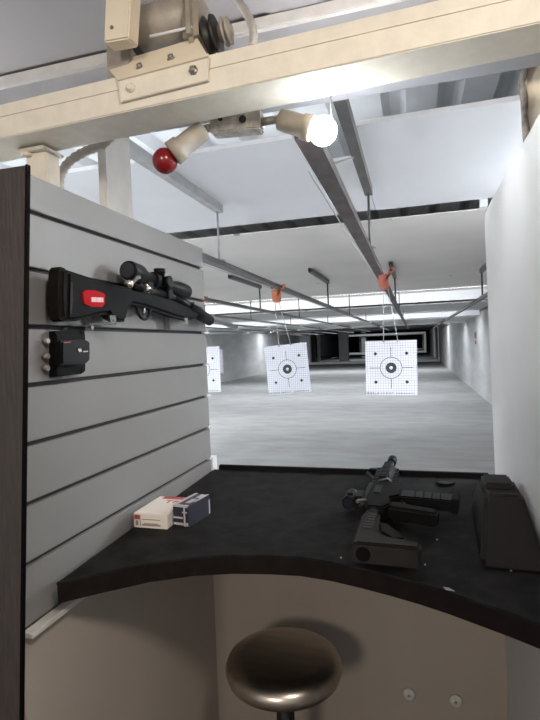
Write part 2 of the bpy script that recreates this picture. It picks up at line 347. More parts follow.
# counter
ct = thing('counter', 'black shooting-bench worktop with curved front edge between the partitions', 'counter', (-.2, 1.2, .98))
crv = [(-.597, .703), (-.54, .755), (-.479, .806), (-.41, .845), (-.34, .868), (-.268, .880), (-.212, .884), (-.155, .876), (-.101, .861), (-.05, .844), (-.002, .825), (.04, .805), (.083, .781), (.12, .760), (.154, .738), (.205, .70)]
ol = crv+[(.205, 1.478), (-.629, 1.478), (-.596, .709)]
m = MB(); m.prism([(x, y, 1.006) for x, y in ol], (0, 0, .004)); m.build('top_surface', M['counter'], ct)
m = MB(); m.prism([(x, y+.0015 if i < 17 else y, .973) for i, (x, y) in enumerate(ol)], (0, 0, .0329)); m.build('edge_band', M['cedge'], ct)
MB().box(-.612, .188, 1.478, 1.492, .985, 1.024, .002).build('back_lip', M['gunblack'], ct)


MB().prism([at(443, 587, Z=1.0100), at(449, 588, Z=1.0100), at(455, 591.5, Z=1.0100), at(446, 590, Z=1.0100)], (0, 0, .0006)).build('chipped_edge', M['chip'], ct, 'pale chip on the front edge')

# knobs on the front board
for x, z, lab in ((-.042, .394, 'round white disc on the board under the counter, left of the pair'), (.083, .395, 'round white disc on the board under the counter, right of the pair')):
    k = thing('wall_disc', lab, 'disc', (x, 1.44, z-.018), 'white discs under the counter')
    MB().lathe((x, 1.44, z), (x, 1.40, z), [(0, .018), (.004, .018), (.007, .014), (.0075, 0)], 20).build('cap', M['dirtwhite'], k)
    MB().cyl((x, 1.434, z), (x, 1.4315, z), .0035, 10).build('screw', M['bolt'], k)

# ================================================================== BEAM & OVERHEAD
def bz(x): return 1.8905+.0225*x
bm_ = thing('cream_beam', 'thick cream painted steel beam crossing above the booth', 'beam', (-.2, .94, 1.88))
def beamhex(y0, y1, dz0, dz1, x0=-1.5, x1=.9, dy=-.03):
    k0, k1 = bz(x0), bz(x1)
    return [(x0, y0, k0+dz0), (x1, y0, k1+dz0), (x1, y1+dy*.7, k1+dz0), (x0, y1, k0+dz0), (x0, y0, k0+dz1), (x1, y0, k1+dz1), (x1, y1+dy*.7, k1+dz1), (x0, y1, k0+dz1)]
MB().hexa(beamhex(.9, 1.012, 0, .0445), .002).build('lower_channel', M['beampaint'], bm_)
MB().hexa(beamhex(.902, 1.010, .0455, .074), .002).build('upper_channel', M['beampaint'], bm_)
# posts carrying the beam
p1 = thing('beam_post', 'short cream square post with flange holding up the beam above the slatted partition', 'post', (-.82, 1.0, 1.6))
MB().box(-.845, -.789, .965, 1.012, 1.0, 1.862, .003).build('shaft', M['beampaint'], p1)
MB().box(-.858, -.782, .950, 1.02, 1.860, 1.868, .002).build('flange', M['beampaint'], p1)
MB().cyl((-.835, .958, 1.860), (-.835, .958, 1.852), .011, 6).build('bolt', M['cream'], p1)
tag(MB().box(-.768, -.745, 1.13, 1.255, 1.0, 2.04, .003).build('frame_post', M['postpaint']), 'pale grey frame post behind the cream beam, right of the flanged post', 'post')
# header behind & ceiling
m = MB().box(-2.5, 1.5, 1.16, 1.22, 1.98, 2.14); struct(m.build('wall_header', M['header']))
struct(MB().box(-2.5, 1.5, 1.145, 1.225, 2.14, 2.168, .002).build('trim_6', M['whitetrim']))
struct(MB().box(-2.5, -.305, -.6, 1.23, 2.176, 2.20).build('ceiling_booth_left', M['ceilboard']))
struct(MB().box(-.303, 1.5, -.6, 1.23, 2.170, 2.20).build('ceiling_booth_right', M['ceilboard']))


# right-hand pillar and small post
tag(MB().box(.262, .55, 1.27, 1.29, 0, 2.25, .002).build('pillar', M['cream']), 'cream pillar with crumbling edge at the right, under the beam', 'pillar')
m = MB(); pts = []
for i in range(26):
    z = 1.2+i*.035; pts.append((.255+random.uniform(-.006, .004), 1.268+random.uniform(-.003, .003), z))
m.tube(pts, .007, 6, .4); 
tag(m.build('plaster_edge', M['cream_edge']), 'rough flaking brown edge running up the cream pillar', 'edge')
ra, rb_ = at(479.5, 208, Y=3.30), at(487.5, 208, Y=3.30)
tag(MB().box(ra.x, rb_.x, 3.28, 3.32, ra.z, 2.6, .002).build('range_post', M['tip']), 'small white post top showing past the corner of the right partition', 'post')

# ------------------------------------------------------------------ rails over the lanes
rails_x = [-.215, -1.03, -1.90, -2.78, -3.66, -4.54, -5.42]
rl_lab = ['rusty main target rail running down the middle lane from the beam', 'long steel target rail of the second lane, left of the main rail', 'third target rail from the right, appearing beside the rifle muzzle', 'thin target rail of the fourth lane behind the hanging rifle barrel',
          'fifth target rail, thin and far to the left', 'sixth target rail, nearly at the left wall', 'leftmost target rail beside the left wall']
def rail(x, y0, y1, lab, m_):
    t = thing('target_rail', lab, 'rail', (x, y0, 1.85), 'target rails over the lanes')
    m = MB(); w = .025
    m.box(x-w, x+w, y0, y1, 1.850, 1.853); m.box(x-w, x-w+.003, y0, y1, 1.853, 1.878); m.box(x+w-.003, x+w, y0, y1, 1.853, 1.878); m.box(x-w, x-w+.012, y0, y1, 1.875, 1.878); m.box(x+w-.012, x+w, y0, y1, 1.875, 1.878)
    m.build('channel', m_, t)
    MB().cyl((x-w-.010, y0+.2, 1.846), (x-w-.010, y1, 1.846), .0022, 6).build('drive_cable', M['wire'], t)
    return t
for i, x in enumerate(rails_x): rail(x, 1.09, 21+i, rl_lab[i], M['rust'] if i == 0 else M['rail'])
rail(.78, 2.2, 21, 'target rail near the right wall, showing past the right partition', M['rail'])
# hanger bars + rods
hang = []
for li, x in enumerate([-.203, -1.03, -1.93, -2.78, .78]):
    nm = ['over the main rail', 'over the second rail', 'over the third rail', 'over the fourth rail', 'by the right wall'][li]
    for (y0, y1, w) in ((1.24, 2.66, 'long bar starting behind the beam'), (5.2, 6.35, 'short bar under the bullet-marked ceiling board')):
        if li == 4 and y0 < 2: continue
        t = thing('hanger_bar', 'grey ceiling hanger, '+w+', '+nm, 'bar', (x, y0, 2.15), 'rail hanger bars')
        mm = M['rail'] if li != 1 or y0 > 3 else M['greypaint']
        m = MB(); m.box(x-.02, x+.02, y0, y1, 2.155, 2.159); m.box(x-.02, x-.016, y0, y1, 2.159, 2.199); m.box(x+.016, x+.02, y0, y1, 2.159, 2.199); m.build('channel', mm, t)
        yy = y1-.04
        MB().cyl((x, yy, 1.8865), (x, yy, 2.156), .006 if y0 < 3 else .009, 8).build('rod', mm if y0 < 3 else M['darkmetal'], t)
        MB().box(x-.03, x+.03, yy-.02, yy+.02, 1.879, 1.886).build('saddle', M['greypaint'], t)
for i, x in enumerate([-.215, -1.03, -1.90, -2.78, -3.66, -4.54]):
    for y in (8.5, 11.5, 15.2):
        if y == 8.5 or i < 4:
            tag(MB().cyl((x, y, 1.88), (x, y, 2.2 if y < 9 else 2.04 if y < 12 else 1.92), .008, 6).build('hanger_rod', M['darkmetal']), 'thin dark drop rod holding a rail far down the range', 'rod', 'thin drop rods far down the range')

# carriers
def carrier(x, y, lab, m_):
    t = thing('target_carrier', lab, 'target carrier', (x, y, 1.76), 'target carriers on the rails')
    m = MB(); m.prism([(x-.045, y, 1.835), (x+.035, y, 1.845), (x+.055, y, 1.875), (x+.03, y, 1.865), (x+.018, y, 1.832), (x+.022, y, 1.755), (x+.008, y, 1.742), (x-.03, y, 1.742), (x-.042, y, 1.76)], (0, .05, 0), .004); m.build('body', m_, t)
    for a_, b_ in ((-.035, -.05), (.032, .045)): MB().cyl((x+a_, y+.01, 1.862), (x+b_, y+.01, 1.862), .012, 12).build('wheel', M['darkmetal'], t)
    return t
def target(x, y, z0, w, h, rot, cx, lab):
    """paper target hung by two wires from a carrier at cx"""
    cz = z0+h/2; t = thing('paper_target', lab, 'target', (x, y, cz), 'hanging grid paper targets')
    R = Matrix.Translation((x, y, cz)) @ Matrix.Rotation(rot, 4, 'Y')
    k = w/.33
    m = MB(); m.box(-w/2, w/2, 0, .002, -h/2, h/2); bmesh.ops.transform(m.bm, matrix=R, verts=m.bm.verts); m.build('paper', M['paper'], t)
    m = MB()
    def ring(r0, r1, n=40):
        a = [m.bm.verts.new((r0*math.cos(i*2*PI/n), -.0012, r0*math.sin(i*2*PI/n))) for i in range(n)]; b = [m.bm.verts.new((r1*math.cos(i*2*PI/n), -.0012, r1*math.sin(i*2*PI/n))) for i in range(n)]
        for i in range(n): m.bm.faces.new((a[i], a[(i+1) % n], b[(i+1) % n], b[i]))
    ring(.068*k, .0715*k)
    for (a0, a1, ax) in ((.0715, .14, 0), (-.14, -.0715, 0), (.0715, .137, 1), (-.137, -.0715, 1)):
        if ax == 0: m.box(a0*k, a1*k, -.0012, -.001, -.0016, .0016)
        else: m.box(-.0016, .0016, -.0012, -.001, a0*k, a1*k)
    for sx in (-1, 1):
        for sz in (-1, 1):
            c = (sx*.100*k, sz*.094*k); q = .013*k
            m.prism([(c[0]-q, -.0012, c[1]), (c[0], -.0012, c[1]-q), (c[0]+q, -.0012, c[1]), (c[0], -.0012, c[1]+q)], (0, .0002, 0))
    m.text('W O R L D   S H O O T', .017*k, Matrix.Translation((-.075*k, -.0008, -h/2+.012*k)) @ Matrix.Rotation(PI/2, 4, 'X'))
    m.box(.03*k, .15*k, -.0012, -.001, -h/2+.009*k, -h/2+.0105*k); m.box(.03*k, .15*k, -.0012, -.001, -h/2+.013*k, -h/2+.0142*k)
    bmesh.ops.transform(m.bm, matrix=R, verts=m.bm.verts); m.build('printed_marks', M['ink'], t)
    m = MB(); ring(.011*k, .035*k, 32); bmesh.ops.transform(m.bm, matrix=R, verts=m.bm.verts); m.build('bullseye', M['ringgrey'], t)
    for s_ in (-.045, .045):
        e = R @ V(s_*k, -.002, h/2+.004); e2 = R @ V(s_*k, -.003, h/2-.012)
        MB().cyl((cx+s_*.35, y+.02, 1.745), e, .0028, 6).build('wire', M['wire'], t)
        MB().cyl(e, e2, .004, 6).build('clip', M['bolt'], t)
    return t
carrier(-.170, 3.38, 'reddish-orange target carrier clamped under the rusty main rail', M['orange2'])
target(-.150, 3.38, 1.043, .330, .360, math.radians(.6), -.170, 'square white grid target hanging straight under the main rail, right of the pair')
carrier(-1.035, 3.85, 'bright orange target carrier under the second rail', M['orange'])
target(-.965, 3.82, 1.015, .345, .388, math.radians(-4.2), -1.035, 'white grid target hanging crooked from the orange carrier, left of the pair')
carrier(-1.90, 4.3, 'orange target carrier of the third lane beside the rifle muzzle', M['orange2'])
target(-1.905, 4.3, .989, .36, .42, 0, -1.90, 'white grid target mostly hidden by the slatted partition, its right edge showing')
carrier(-2.88, 6.6, 'small orange target carrier of the fourth lane, behind the partition edge', M['orange2'])
target(-2.77, 6.6, 1.03, .34, .34, 0, -2.88, 'smallest white grid target, farther off behind the partly hidden one')

# sign on right wall
sg = thing('wall_sign', 'small vertical brown-marked notice on the right range wall', 'sign', (1.5, 13.5, 1.2))
MB().box(1.488, 1.499, 13.30, 13.75, 1.22, 1.56).build('board', M['sign'], sg)
m = MB(); m.box(1.484, 1.4875, 13.34, 13.5, 1.38, 1.53); m.box(1.484, 1.4875, 13.56, 13.7, 1.38, 1.53); m.box(1.484, 1.4875, 13.38, 13.66, 1.24, 1.33); m.build('printed_marks', M['signink'], sg)
# wall conduit on right wall
tag(MB().box(1.47, 1.498, 4, 30, 2.00, 2.04).build('wall_rail', M['rail']), 'dark rail running along the top of the right range wall', 'rail')

# ------------------------------------------------------------------ double lamp under the beam
lp = thing('twin_lamp', 'twin lamp fitting hung under the cream beam with one red and one lit white bulb', 'lamp', (-.34, 1.02, 1.84))
def P(x, y, Y): return at(x, y, Y=Y)
a0, a1 = P(213, 127, 1.04), P(262, 122, 1.04)
ax = (a1-a0).normalized(); upv = V(0, 0, 1); upv = (upv-ax*upv.dot(ax)).normalized(); fw = ax.cross(upv)
def obox(m, c, hx, hy, hz, bev=0): 
    pts = [c+ax*sx*hx+fw*sy*hy+upv*sz*hz for sz in (-1, 1) for sx, sy in ((-1, -1), (1, -1), (1, 1), (-1, 1))]; m.hexa(pts, bev); return m
c = (a0+a1)/2; L_ = (a1-a0).length/2
obox(MB(), c, L_, .02, .020, .003).build('junction_box', M['boxpaint'], lp)
m = MB(); m.cyl(c+fw*-.0+ax*.02+V(0, -.021, 0), c+ax*.02+V(0, -.024, 0), .008, 12); m.cyl(c-ax*.03+V(0, -.021, .006), c-ax*.03+V(0, -.024, .006), .005, 10); m.build('knockout', M['darkmetal'], lp)
obox(MB(), c+upv*.035, L_*.5, .012, .018).build('mounting_plate', M['holder'], lp)
def holder(p0, p1, jx):
    p0 = Vector(p0); p1 = Vector(p1); L = (p1-p0).length
    h = MB().lathe(p0, p1, [(0, .012), (.004, .021), (L*.25, .0225), (L*.72, .0225), (L*.73, .026), (L*.98, .027), (L, .024)], 24).build('lamp_holder', M['holder'], lp)
    MB().tube([jx, jx.lerp(p0, .5), p0], .009, 10).build('knuckle', M['conduit'], lp)
rb = P(165, 161, 1.0); wb = P(323, 131, 1.05)
holder(P(205, 129, 1.02), P(172, 154, 1.0), a0); holder(P(278, 119, 1.04), P(312, 129, 1.045), a1)
MB().sphere(rb, .0275).build('bulb', M['redbulb'], lp, 'unlit red bulb')
MB().sphere(wb, .0295).build('bulb', M['bulb'], lp, 'lit white bulb')
pl = bpy.data.lights.new('bulb_light', 'POINT'); pl.energy = 16; pl.color = (.88, .94, 1); pl.shadow_soft_size = .031
po = bpy.data.objects.new('bulb_light', pl); COL.objects.link(po); po.location = wb
for k in range(2, 5):   # the lit lamps of the neighbouring booths, behind the left partition
    po = bpy.data.objects.new('bulb_light', pl); COL.objects.link(po); po.location = wb+V(-.87*k, 0, 0)
# small plate hanging near the bulb
tag(MB().box(-.012, .012, -.06, .06, -.002, .002).build('metal_plate', M['greypaint']), 'small tilted metal plate beside the rail just past the lit bulb', 'plate')
o = bpy.data.objects['metal_plate']; o.location = at(334, 164, Y=1.45); o.rotation_euler = (.35, .3, -.9)
tag(MB().cyl(at(331, 96, Y=1.06), at(331, 118, Y=1.06), .0014, 6).build('pull_cord', M['wire']), 'thin cord hanging from the beam down to the lit bulb', 'cord')

# ------------------------------------------------------------------ winch on the beam
wn = thing('target_winch', 'cream winch motor with drum and pulley bolted on top of the beam', 'winch', (-.45, .9, 1.89))
q = lambda x, y, Y: at(x, y, Y=Y)
m = MB(); m.prism([q(118, 81, .892), q(208, 56.5, .892), q(208, 80, .892), q(120, 102, .892)], (0, .007, 0), .001); m.build('lower_plate', M['beampaint'], wn)
m = MB(); m.hexa([q(118, 80, .888), q(208, 56, .888), q(208, 56, .888)+V(0, .004, -.001), q(118, 80, .888)+V(0, .004, -.001), q(105, 65.5, .935), q(197, 37.5, .935), q(197, 37.5, .935)+V(0, .004, -.002), q(105, 65.5, .935)+V(0, .004, -.002)]); m.build('angle_flange', M['cream'], wn)
def boltp(x, y, Y, nrm=V(0, -1, 0), nm='bolt', m_='bolt'):
    c = q(x, y, Y); MB().lathe(c, c+nrm, [(0, .0095), (.002, .0095), (.0021, .006), (.008, .006), (.0085, .004)], 6 if m_ == 'bolt' else 12).build(nm, M[m_], wn)
nn = V(0, -.75, .65)
boltp(140.5, 68, .906, nn); boltp(171.5, 59, .906, nn); boltp(131, 88, .892, m_='beampaint'); boltp(193.5, 70.5, .892, m_='bolt')
# control box
b0 = [q(103, 35, .86), q(128, 36.5, .86)]
vx = (b0[1]-b0[0])
m = MB(); x0, x1 = b0[0].x, b0[1].x; z0 = min(b0[0].z, b0[1].z)
m.hexa([(x0, .86, z0), (x1, .86, z0-.003), (x1+.002, .895, z0-.003), (x0, .895, z0), (x0+.012, .86, z0+.13), (x1+.016, .86, z0+.13), (x1+.018, .895, z0+.13), (x0+.012, .895, z0+.13)], .003); m.build('control_box', M['cream'], wn)
m = MB(); c = q(112, 27.5, .8595); m.cyl(c, c+V(0, -.002, 0), .0035, 10); m.build('screw', M['bolt'], wn)
# drum + side cheek
c0, c1 = q(138, 32, .965), q(196, 16, .965)
MB().lathe(c0, c1, [(0, .040), (.004, .043), ((c1-c0).length, .043)], 28).build('drum', M['motor'], wn)
MB().cyl(q(150, 36.5, .918), q(192, 27, .918), .0028, 8).build('tie_rod', M['tip'], wn)
c0, c1 = q(128, 40, .95), q(139, 38, .95)
MB().lathe(c0, c1, [(0, .034), ((c1-c0).length, .036)], 20).build('gearbox', M['darkmetal'], wn)
c2 = q(194, 20, .95); 
m = MB(); m.box(c2.x-.014, c2.x+.020, .912, 1.0, c2.z-.060, c2.z+.050, .012); m.build('side_cheek', M['holder'], wn)
c0 = q(207, 38, .95); axd = V(1, .0, .10).normalized()
MB().lathe(c0, c0+axd, [(0, .034), (.004, .037), (.008, .028), (.015, .028), (.018, .037), (.023, .035)], 28).build('pulley', M['darkmetal'], wn)
c0 = c0+axd*.028
MB().lathe(c0, c0+axd, [(0, .017), (.008, .018), (.0082, .026), (.012, .026), (.0122, .014), (.017, .014), (.0172, .025), (.021, .025), (.0212, .010), (.027, .010)], 20).build('shaft', M['motor'], wn)
m = MB(); c = q(120, 60, .94); m.box(c.x-.02, c.x+.035, .92, .985, 1.955, 2.03, .003); m.build('foot', M['motor'], wn)
# flexible conduits
def curve(ctrl, n):
    P_ = [Vector(p) for p in ctrl]; P_ = [P_[0]*2-P_[1]]+P_+[P_[-1]*2-P_[-2]]; out = []
    for i in range(1, len(P_)-2):
        for k in range(n):
            t = k/n; a, b, c, d_ = P_[i-1], P_[i], P_[i+1], P_[i+2]
            out.append(.5*((2*b)+(c-a)*t+(2*a-5*b+4*c-d_)*t*t+(3*b-a-3*c+d_)*t**3))
    out.append(P_[-2]); return out
tag(MB().tube(curve([q(228, -14, 1.03), q(237, 0, 1.03), q(248, 16, 1.03), q(253, 32, 1.03), q(252, 46, 1.03)], 7), .0078, 12, .25).build('flexible_conduit', M['conduit']), 'ribbed flexible conduit curving down behind the beam, right of the winch pulley', 'conduit')
tag(MB().tube(curve([q(112, 136, 1.06), q(100, 146, 1.06), q(84, 152, 1.06), q(68, 163, 1.06), q(60, 178, 1.06), q(60, 200, 1.06)], 6), .0095, 12, .25).build('flexible_conduit', M['conduit']), 'ribbed flexible conduit looping down under the beam beside the flanged post', 'conduit')

# ================================================================== RIFLE ON THE WALL
XR0, XR1 = -.612, -.583
rf = thing('bolt_action_rifle', 'black bolt-action rifle with scope and stainless barrel hanging on the slatted panel', 'rifle', (-.6, 1.1, 1.47))
def wp(pts, x=XR1): return [at(a, b, X=x) for a, b in pts]
# stock
m = MB(); m.prism(wp([(68, 269), (71, 270), (95, 278), (113, 283.5), (134, 288), (150, 291), (165, 295.5), (180, 301), (193, 307), (199, 312), (199, 318), (190, 320), (178, 317.5), (160, 311.5), (146, 306.5), (134, 304.5), (129.5, 308), (128.5, 315), (127, 321.5), (120, 322), (112.5, 318.5), (110, 314), (100, 315), (92, 317), (78, 321), (67, 321)]), (XR0-XR1, 0, 0), .007, 3)
m.build('stock', M['gunblack'], rf)
m = MB(); m.prism(wp([(62, 269), (64, 266.5), (68, 268), (70, 271), (70, 285), (69, 305), (68, 318), (66, 321), (63, 319), (61.5, 309), (61, 285)], XR1+.002), (XR0-XR1-.004, 0, 0), .007, 3)
m.build('recoil_pad', M['pad'], rf)
m = MB(); m.prism(wp([(71, 282), (72.5, 282), (73, 300), (71.5, 314), (70.5, 314)], XR1+.0006), (-.003, 0, 0)); m.build('pad_slot', M['groove'], rf)
em = MB().prism(wp([(83, 293), (86.5, 290), (95, 290), (104, 293), (105.5, 295), (105, 304), (102.5, 307), (92, 307), (84.5, 304)], XR1+.0028), (-.0045, 0, 0), .001).build('stock_emblem', M['red'], rf, 'red octagonal badge')
m = MB(); 
for k in range(5): m.prism(wp([(91.8+k*2.4, 297.1+k*.08), (93.8+k*2.4, 297.2+k*.08), (93.8+k*2.4, 302.0+k*.08), (91.8+k*2.4, 301.8+k*.08)], XR1+.0042), (-.0015, 0, 0))
m.build('badge_lettering', M['pinkwhite'], em)
# trigger guard
gp = curve(wp([(136, 303), (138, 312), (141.5, 318), (146, 319), (149, 315), (150.5, 307)], -.595), 6)
MB().tube(gp, .0035, 8).build('trigger_guard', M['gunmetal'], rf)
MB().tube(curve(wp([(142, 303), (144.5, 308), (143.5, 314)], -.595), 5), .0025, 8).build('trigger', M['steel'], rf)
# receiver, bolt
def X(a, b, x=-.595): return at(a, b, X=x)
MB().cyl(X(130, 285.5), X(172, 296.5), .0125, 18).build('receiver', M['gunmetal'], rf)
MB().cyl(X(141, 287.5, -.592), X(149, 289.6, -.592), .0145, 16).build('bolt_shroud', M['brightsteel'], rf)
bh = MB().tube(curve([X(141, 286, -.592), X(139, 277, -.572), X(135, 280, -.562), X(131, 283.5, -.556)], 5), .0045, 10).build('bolt_handle', M['steel'], rf)
MB().sphere(X(129.5, 284, -.555), .0085).build('bolt_knob', M['brightsteel'], bh)
# barrel
MB().cyl(X(172, 297), X(200, 311), .0115, 18).build('barrel_shank', M['gunmetal'], rf)
pB0, pB1 = X(190, 309.5, -.598), X(236, 327.5, -.598)
MB().lathe(pB0, pB1, [(0, .0105), ((pB1-pB0).length, .0085)], 18).build('barrel', M['steel'], rf)
m = MB(); m.cyl(X(187, 307, -.597), X(209.5, 320.5, -.597), .0175, 18, .0160); m.build('forend_tip', M['gunblack'], rf)
m = MB(); m.prism(wp([(191.5, 302), (194.5, 301.5), (195, 312), (192, 312)], -.584), (-.008, 0, 0), .001); m.build('sight_blade', M['gunmetal'], rf)
# scope
s0, s1 = X(127.5, 270, -.586), X(186, 292, -.586); L_ = (s1-s0).length
def lt(f0): return L_*f0
MB().lathe(s0, s1, [(0, .0195), (lt(.02), .0215), (lt(.16), .0215), (lt(.24), .0135), (lt(.70), .0125), (lt(.80), .0190), (lt(.98), .0200), (L_, .0185)], 28).build('scope_tube', M['gunmetal'], rf)
dd = (s1-s0).normalized()
MB().cyl(s0-dd*.001, s0+dd*.002, .0165, 24).build('eyepiece_lens', M['lens'], rf)
for k in (.40, .58):
    c = s0+dd*L_*k; MB().cyl(c-dd*.010, c+dd*.010, .0175, 18).build('scope_ring', M['gunmetal'], rf)
c = s0+dd*L_*.50
MB().lathe(c+V(0, 0, .008), c+V(0, 0, .035), [(0, .012), (.012, .012), (.013, .014), (.024, .014)], 16).build('turret', M['gunmetal'], rf)
MB().lathe(c+V(.008, 0, 0), c+V(.03, 0, 0), [(0, .012), (.010, .012), (.011, .014), (.020, .014)], 16).build('turret', M['gunmetal'], rf)
m = MB()
for k in (.30, .64):
    c = s0+dd*L_*k; m.box(c.x-.008, c.x+.008, c.y-.012, c.y+.012, c.z-.035, c.z-.008, .002)
m.build('scope_mount', M['gunmetal'], rf)
# clear hooks
for i, (a_, b_, lab) in enumerate(((101, 321, 'clear plastic hook under the rifle butt'), (176.5, 322, 'clear plastic hook under the rifle fore-end'))):
    h = thing('display_hook', lab, 'hook', at(a_, b_, X=-.62), 'clear hooks carrying the rifle')
    c = at(a_, b_, X=-.60)
    m = MB(); m.box(-.629, -.625, c.y-.013, c.y+.013, c.z-.018, c.z+.022, .001); m.box(-.625, -.572, c.y-.009, c.y+.009, c.z-.008, c.z-.003, .001); m.box(-.574, -.570, c.y-.009, c.y+.009, c.z-.008, c.z+.010, .001); m.build('hook', M['acrylic'], h)
    MB().cyl((-.625, c.y, c.z-.012), (-.620, c.y, c.z-.012), .004, 10).build('screw', M['brightsteel'], h)

# black quick-plate on the wall
dv = thing('holster_plate', 'black plastic holster plate with a brass screw mounted under the rifle butt', 'holster', (-.615, .78, 1.36))
m = MB(); m.prism(wp([(56, 331), (85, 329), (86, 340), (86, 371), (82, 374), (56, 377)], -.612), (-.016, 0, 0), .002); m.build('back_plate', M['gunblack'], dv)
m = MB(); m.prism(wp([(62, 341), (86, 339.5), (90.5, 342), (90.5, 360), (87, 363.5), (62, 365)], -.594), (-.0175, 0, 0), .003); m.build('front_block', M['gunmetal'], dv)
m = MB()
for a_, b_ in ((47.5, 341), (47.5, 356), (47.5, 368)):
    c = at(a_, b_, X=-.618); m.cyl(c+V(-.008, 0, 0), c+V(.002, 0, 0), .0045, 10)
m.build('side_screws', M['motor'], dv)
m = MB()
for a_, b_ in ((56, 333), (82, 332), (82, 371), (58, 373)):
    c = at(a_, b_, X=-.612); m.cyl(c, c+V(.0015, 0, 0), .004, 10)
m.build('rivet', M['pad'], dv)
c = at(78.5, 350.5, X=-.594); MB().lathe(c, c+V(1, 0, 0), [(0, .0055), (.003, .0055), (.005, .003)], 14).build('screw', M['brightsteel'], dv)
m = MB(); m.prism(wp([(83, 351), (88, 350.6), (88, 351.9), (83, 352.3)], -.5935), (-.002, 0, 0)); m.build('slot_marking', M['brightsteel'], dv)
m = MB(); m.prism(wp([(64, 342), (71, 341.6), (71, 342.6), (64, 343)], -.5936), (-.002, 0, 0)); m.build('red_marking', M['cardred'], dv)

# ================================================================== THINGS ON THE COUNTER
CT = 1.0102
# ammo boxes
ab = thing('cartridge_box', 'white cartridge box with red print lying beside the grey slats', 'box', (-.565, 1.02, CT), 'cartridge boxes on the counter')
m = MB(); m.box(-.606, -.524, .963, 1.085, CT, CT+.033, .0015); m.build('carton', M['cardwhite'], ab)
m = MB(); m.box(-.603, -.590, .9620, .9632, CT+.019, CT+.029); m.build('red_square', M['cardred'], ab)
m = MB(); m.box(-.585, -.540, .9622, .9632, CT+.006, CT+.009); m.box(-.580, -.545, .9622, .9632, CT+.010, CT+.0115); m.box(-.584, -.540, .9622, .9632, CT+.019, CT+.0203); m.box(-.590, -.5885, .9622, .9632, CT+.004, CT+.029); m.box(-.600, -.594, .9622, .9632, CT+.006, CT+.016)
m.build('small_print', M['cardtext'], ab)
m = MB(); m.box(-.590, -.527, 1.066, 1.083, CT+.0331, CT+.0336)
m.build('red_band', M['cardred'], ab)
m = MB(); m.text('TR', .026, Matrix.Translation((-.552, 1.046, CT+.0334)) @ Matrix.Scale(1.3, 4, (1, 0, 0))); m.build('lettering', M['cardred'], ab)
ab2 = thing('cartridge_box', 'navy blue cartridge box with silver bands standing right of the white box', 'box', (-.49, 1.03, CT), 'cartridge boxes on the counter')
R2 = Matrix.Translation((-.503, .985, CT)) @ Matrix.Rotation(math.radians(-8), 4, 'Z')
def b2(m, *a, bev=0):
    k = MB(); k.box(*a, bev); bmesh.ops.transform(k.bm, matrix=R2, verts=k.bm.verts); me = bpy.data.meshes.new('x'); k.bm.to_mesh(me); m.bm.from_mesh(me); bpy.data.meshes.remove(me); k.bm.free()
m = MB(); b2(m, -.019, .021, 0, .090, 0, .047, bev=.001); m.build('carton', M['cardblue'], ab2)
m = MB(); b2(m, -.018, .008, -.0006, 0, .004, .009); b2(m, -.018, .006, -.0006, 0, .018, .022); b2(m, .009, .013, -.0006, 0, .002, .044); b2(m, -.018, .020, -.0006, 0, .0435, .047); b2(m, .005, .018, -.0006, 0, .031, .034); b2(m, .014, .020, -.0006, 0, .003, .010)
b2(m, -.018, -.010, .004, .09, .0471, .0476); b2(m, .001, .013, .02, .05, .0471, .0476); b2(m, .003, .015, .058, .085, .0471, .0476); b2(m, .016, .020, .03, .09, .0471, .0476); b2(m, -.018, .020, .0, .006, .0471, .0476); b2(m, .0211, .0215, .085, .09, .004, .036)
m.build('silver_print', M['cardsilver'], ab2)

# wedge block
wd = thing('sloped_block', 'large dark plastic sloped block against the right partition on the counter', 'block', (.15, 1.05, CT))
m = MB(); zt = CT+.086
m.hexa([(.096, .892, CT), (.203, .885, CT), (.205, 1.20, CT), (.112, 1.20, CT), (.124, 1.035, zt), (.192, 1.035, zt), (.196, 1.17, zt), (.126, 1.17, zt)], .008); m.build('body', M['wedge'], wd)
m = MB(); m.hexa([(.127, 1.075, zt-.003), (.186, 1.075, zt-.003), (.188, 1.16, zt-.003), (.130, 1.16, zt-.003), (.129, 1.08, zt+.010), (.183, 1.08, zt+.010), (.184, 1.155, zt+.010), (.132, 1.155, zt+.010)], .004); m.build('cap', M['wedge'], wd)

# ---- black carbine lying on its side, muzzle down range
cb = thing('carbine', 'black short carbine lying on its side on the counter, muzzle pointing down the range', 'rifle', (-.1, 1.15, CT))
ang = math.radians(2.2); CU = V(math.sin(ang), math.cos(ang), 0); CV = V(math.cos(ang), -math.sin(ang), 0); CO = V(-.099, .852, CT+.030)
def cp(u_, v_, w_): return CO+CU*u_+CV*v_+V(0, 0, w_)
def cbox(m, u0, u1, v0, v1, w0, w1, bev=.002):
    m.hexa([cp(u0, v0, w0), cp(u0, v1, w0), cp(u1, v1, w0), cp(u1, v0, w0), cp(u0, v0, w1), cp(u0, v1, w1), cp(u1, v1, w1), cp(u1, v0, w1)], bev); return m
def cpoly(m, pts, w0, w1, bev=.002, seg=2): m.prism([cp(a_, b_, w0) for a_, b_ in pts], (0, 0, w1-w0), bev, seg); return m
st = cpoly(MB(), [(0, -.011), (.010, -.014), (.10, -.017), (.165, -.017), (.165, .018), (.10, .021), (.062, .026), (.042, .045), (.034, .080), (.028, .100), (0, .100)], -.017, .017, .006, 3).build('stock', M['stockgrey'], cb, 'dark grey collapsible stock')
m = MB(); cbox(m, -.006, .002, -.015, .100, -.0175, .0175, .004); m.build('butt_pad', M['stockgrey'], st)
m = MB(); 
for k in range(6): cbox(m, .070+k*.014, .078+k*.014, -.004, .012, .0172, .0182, .0)
m.build('adjustment_holes', M['groove'], st)
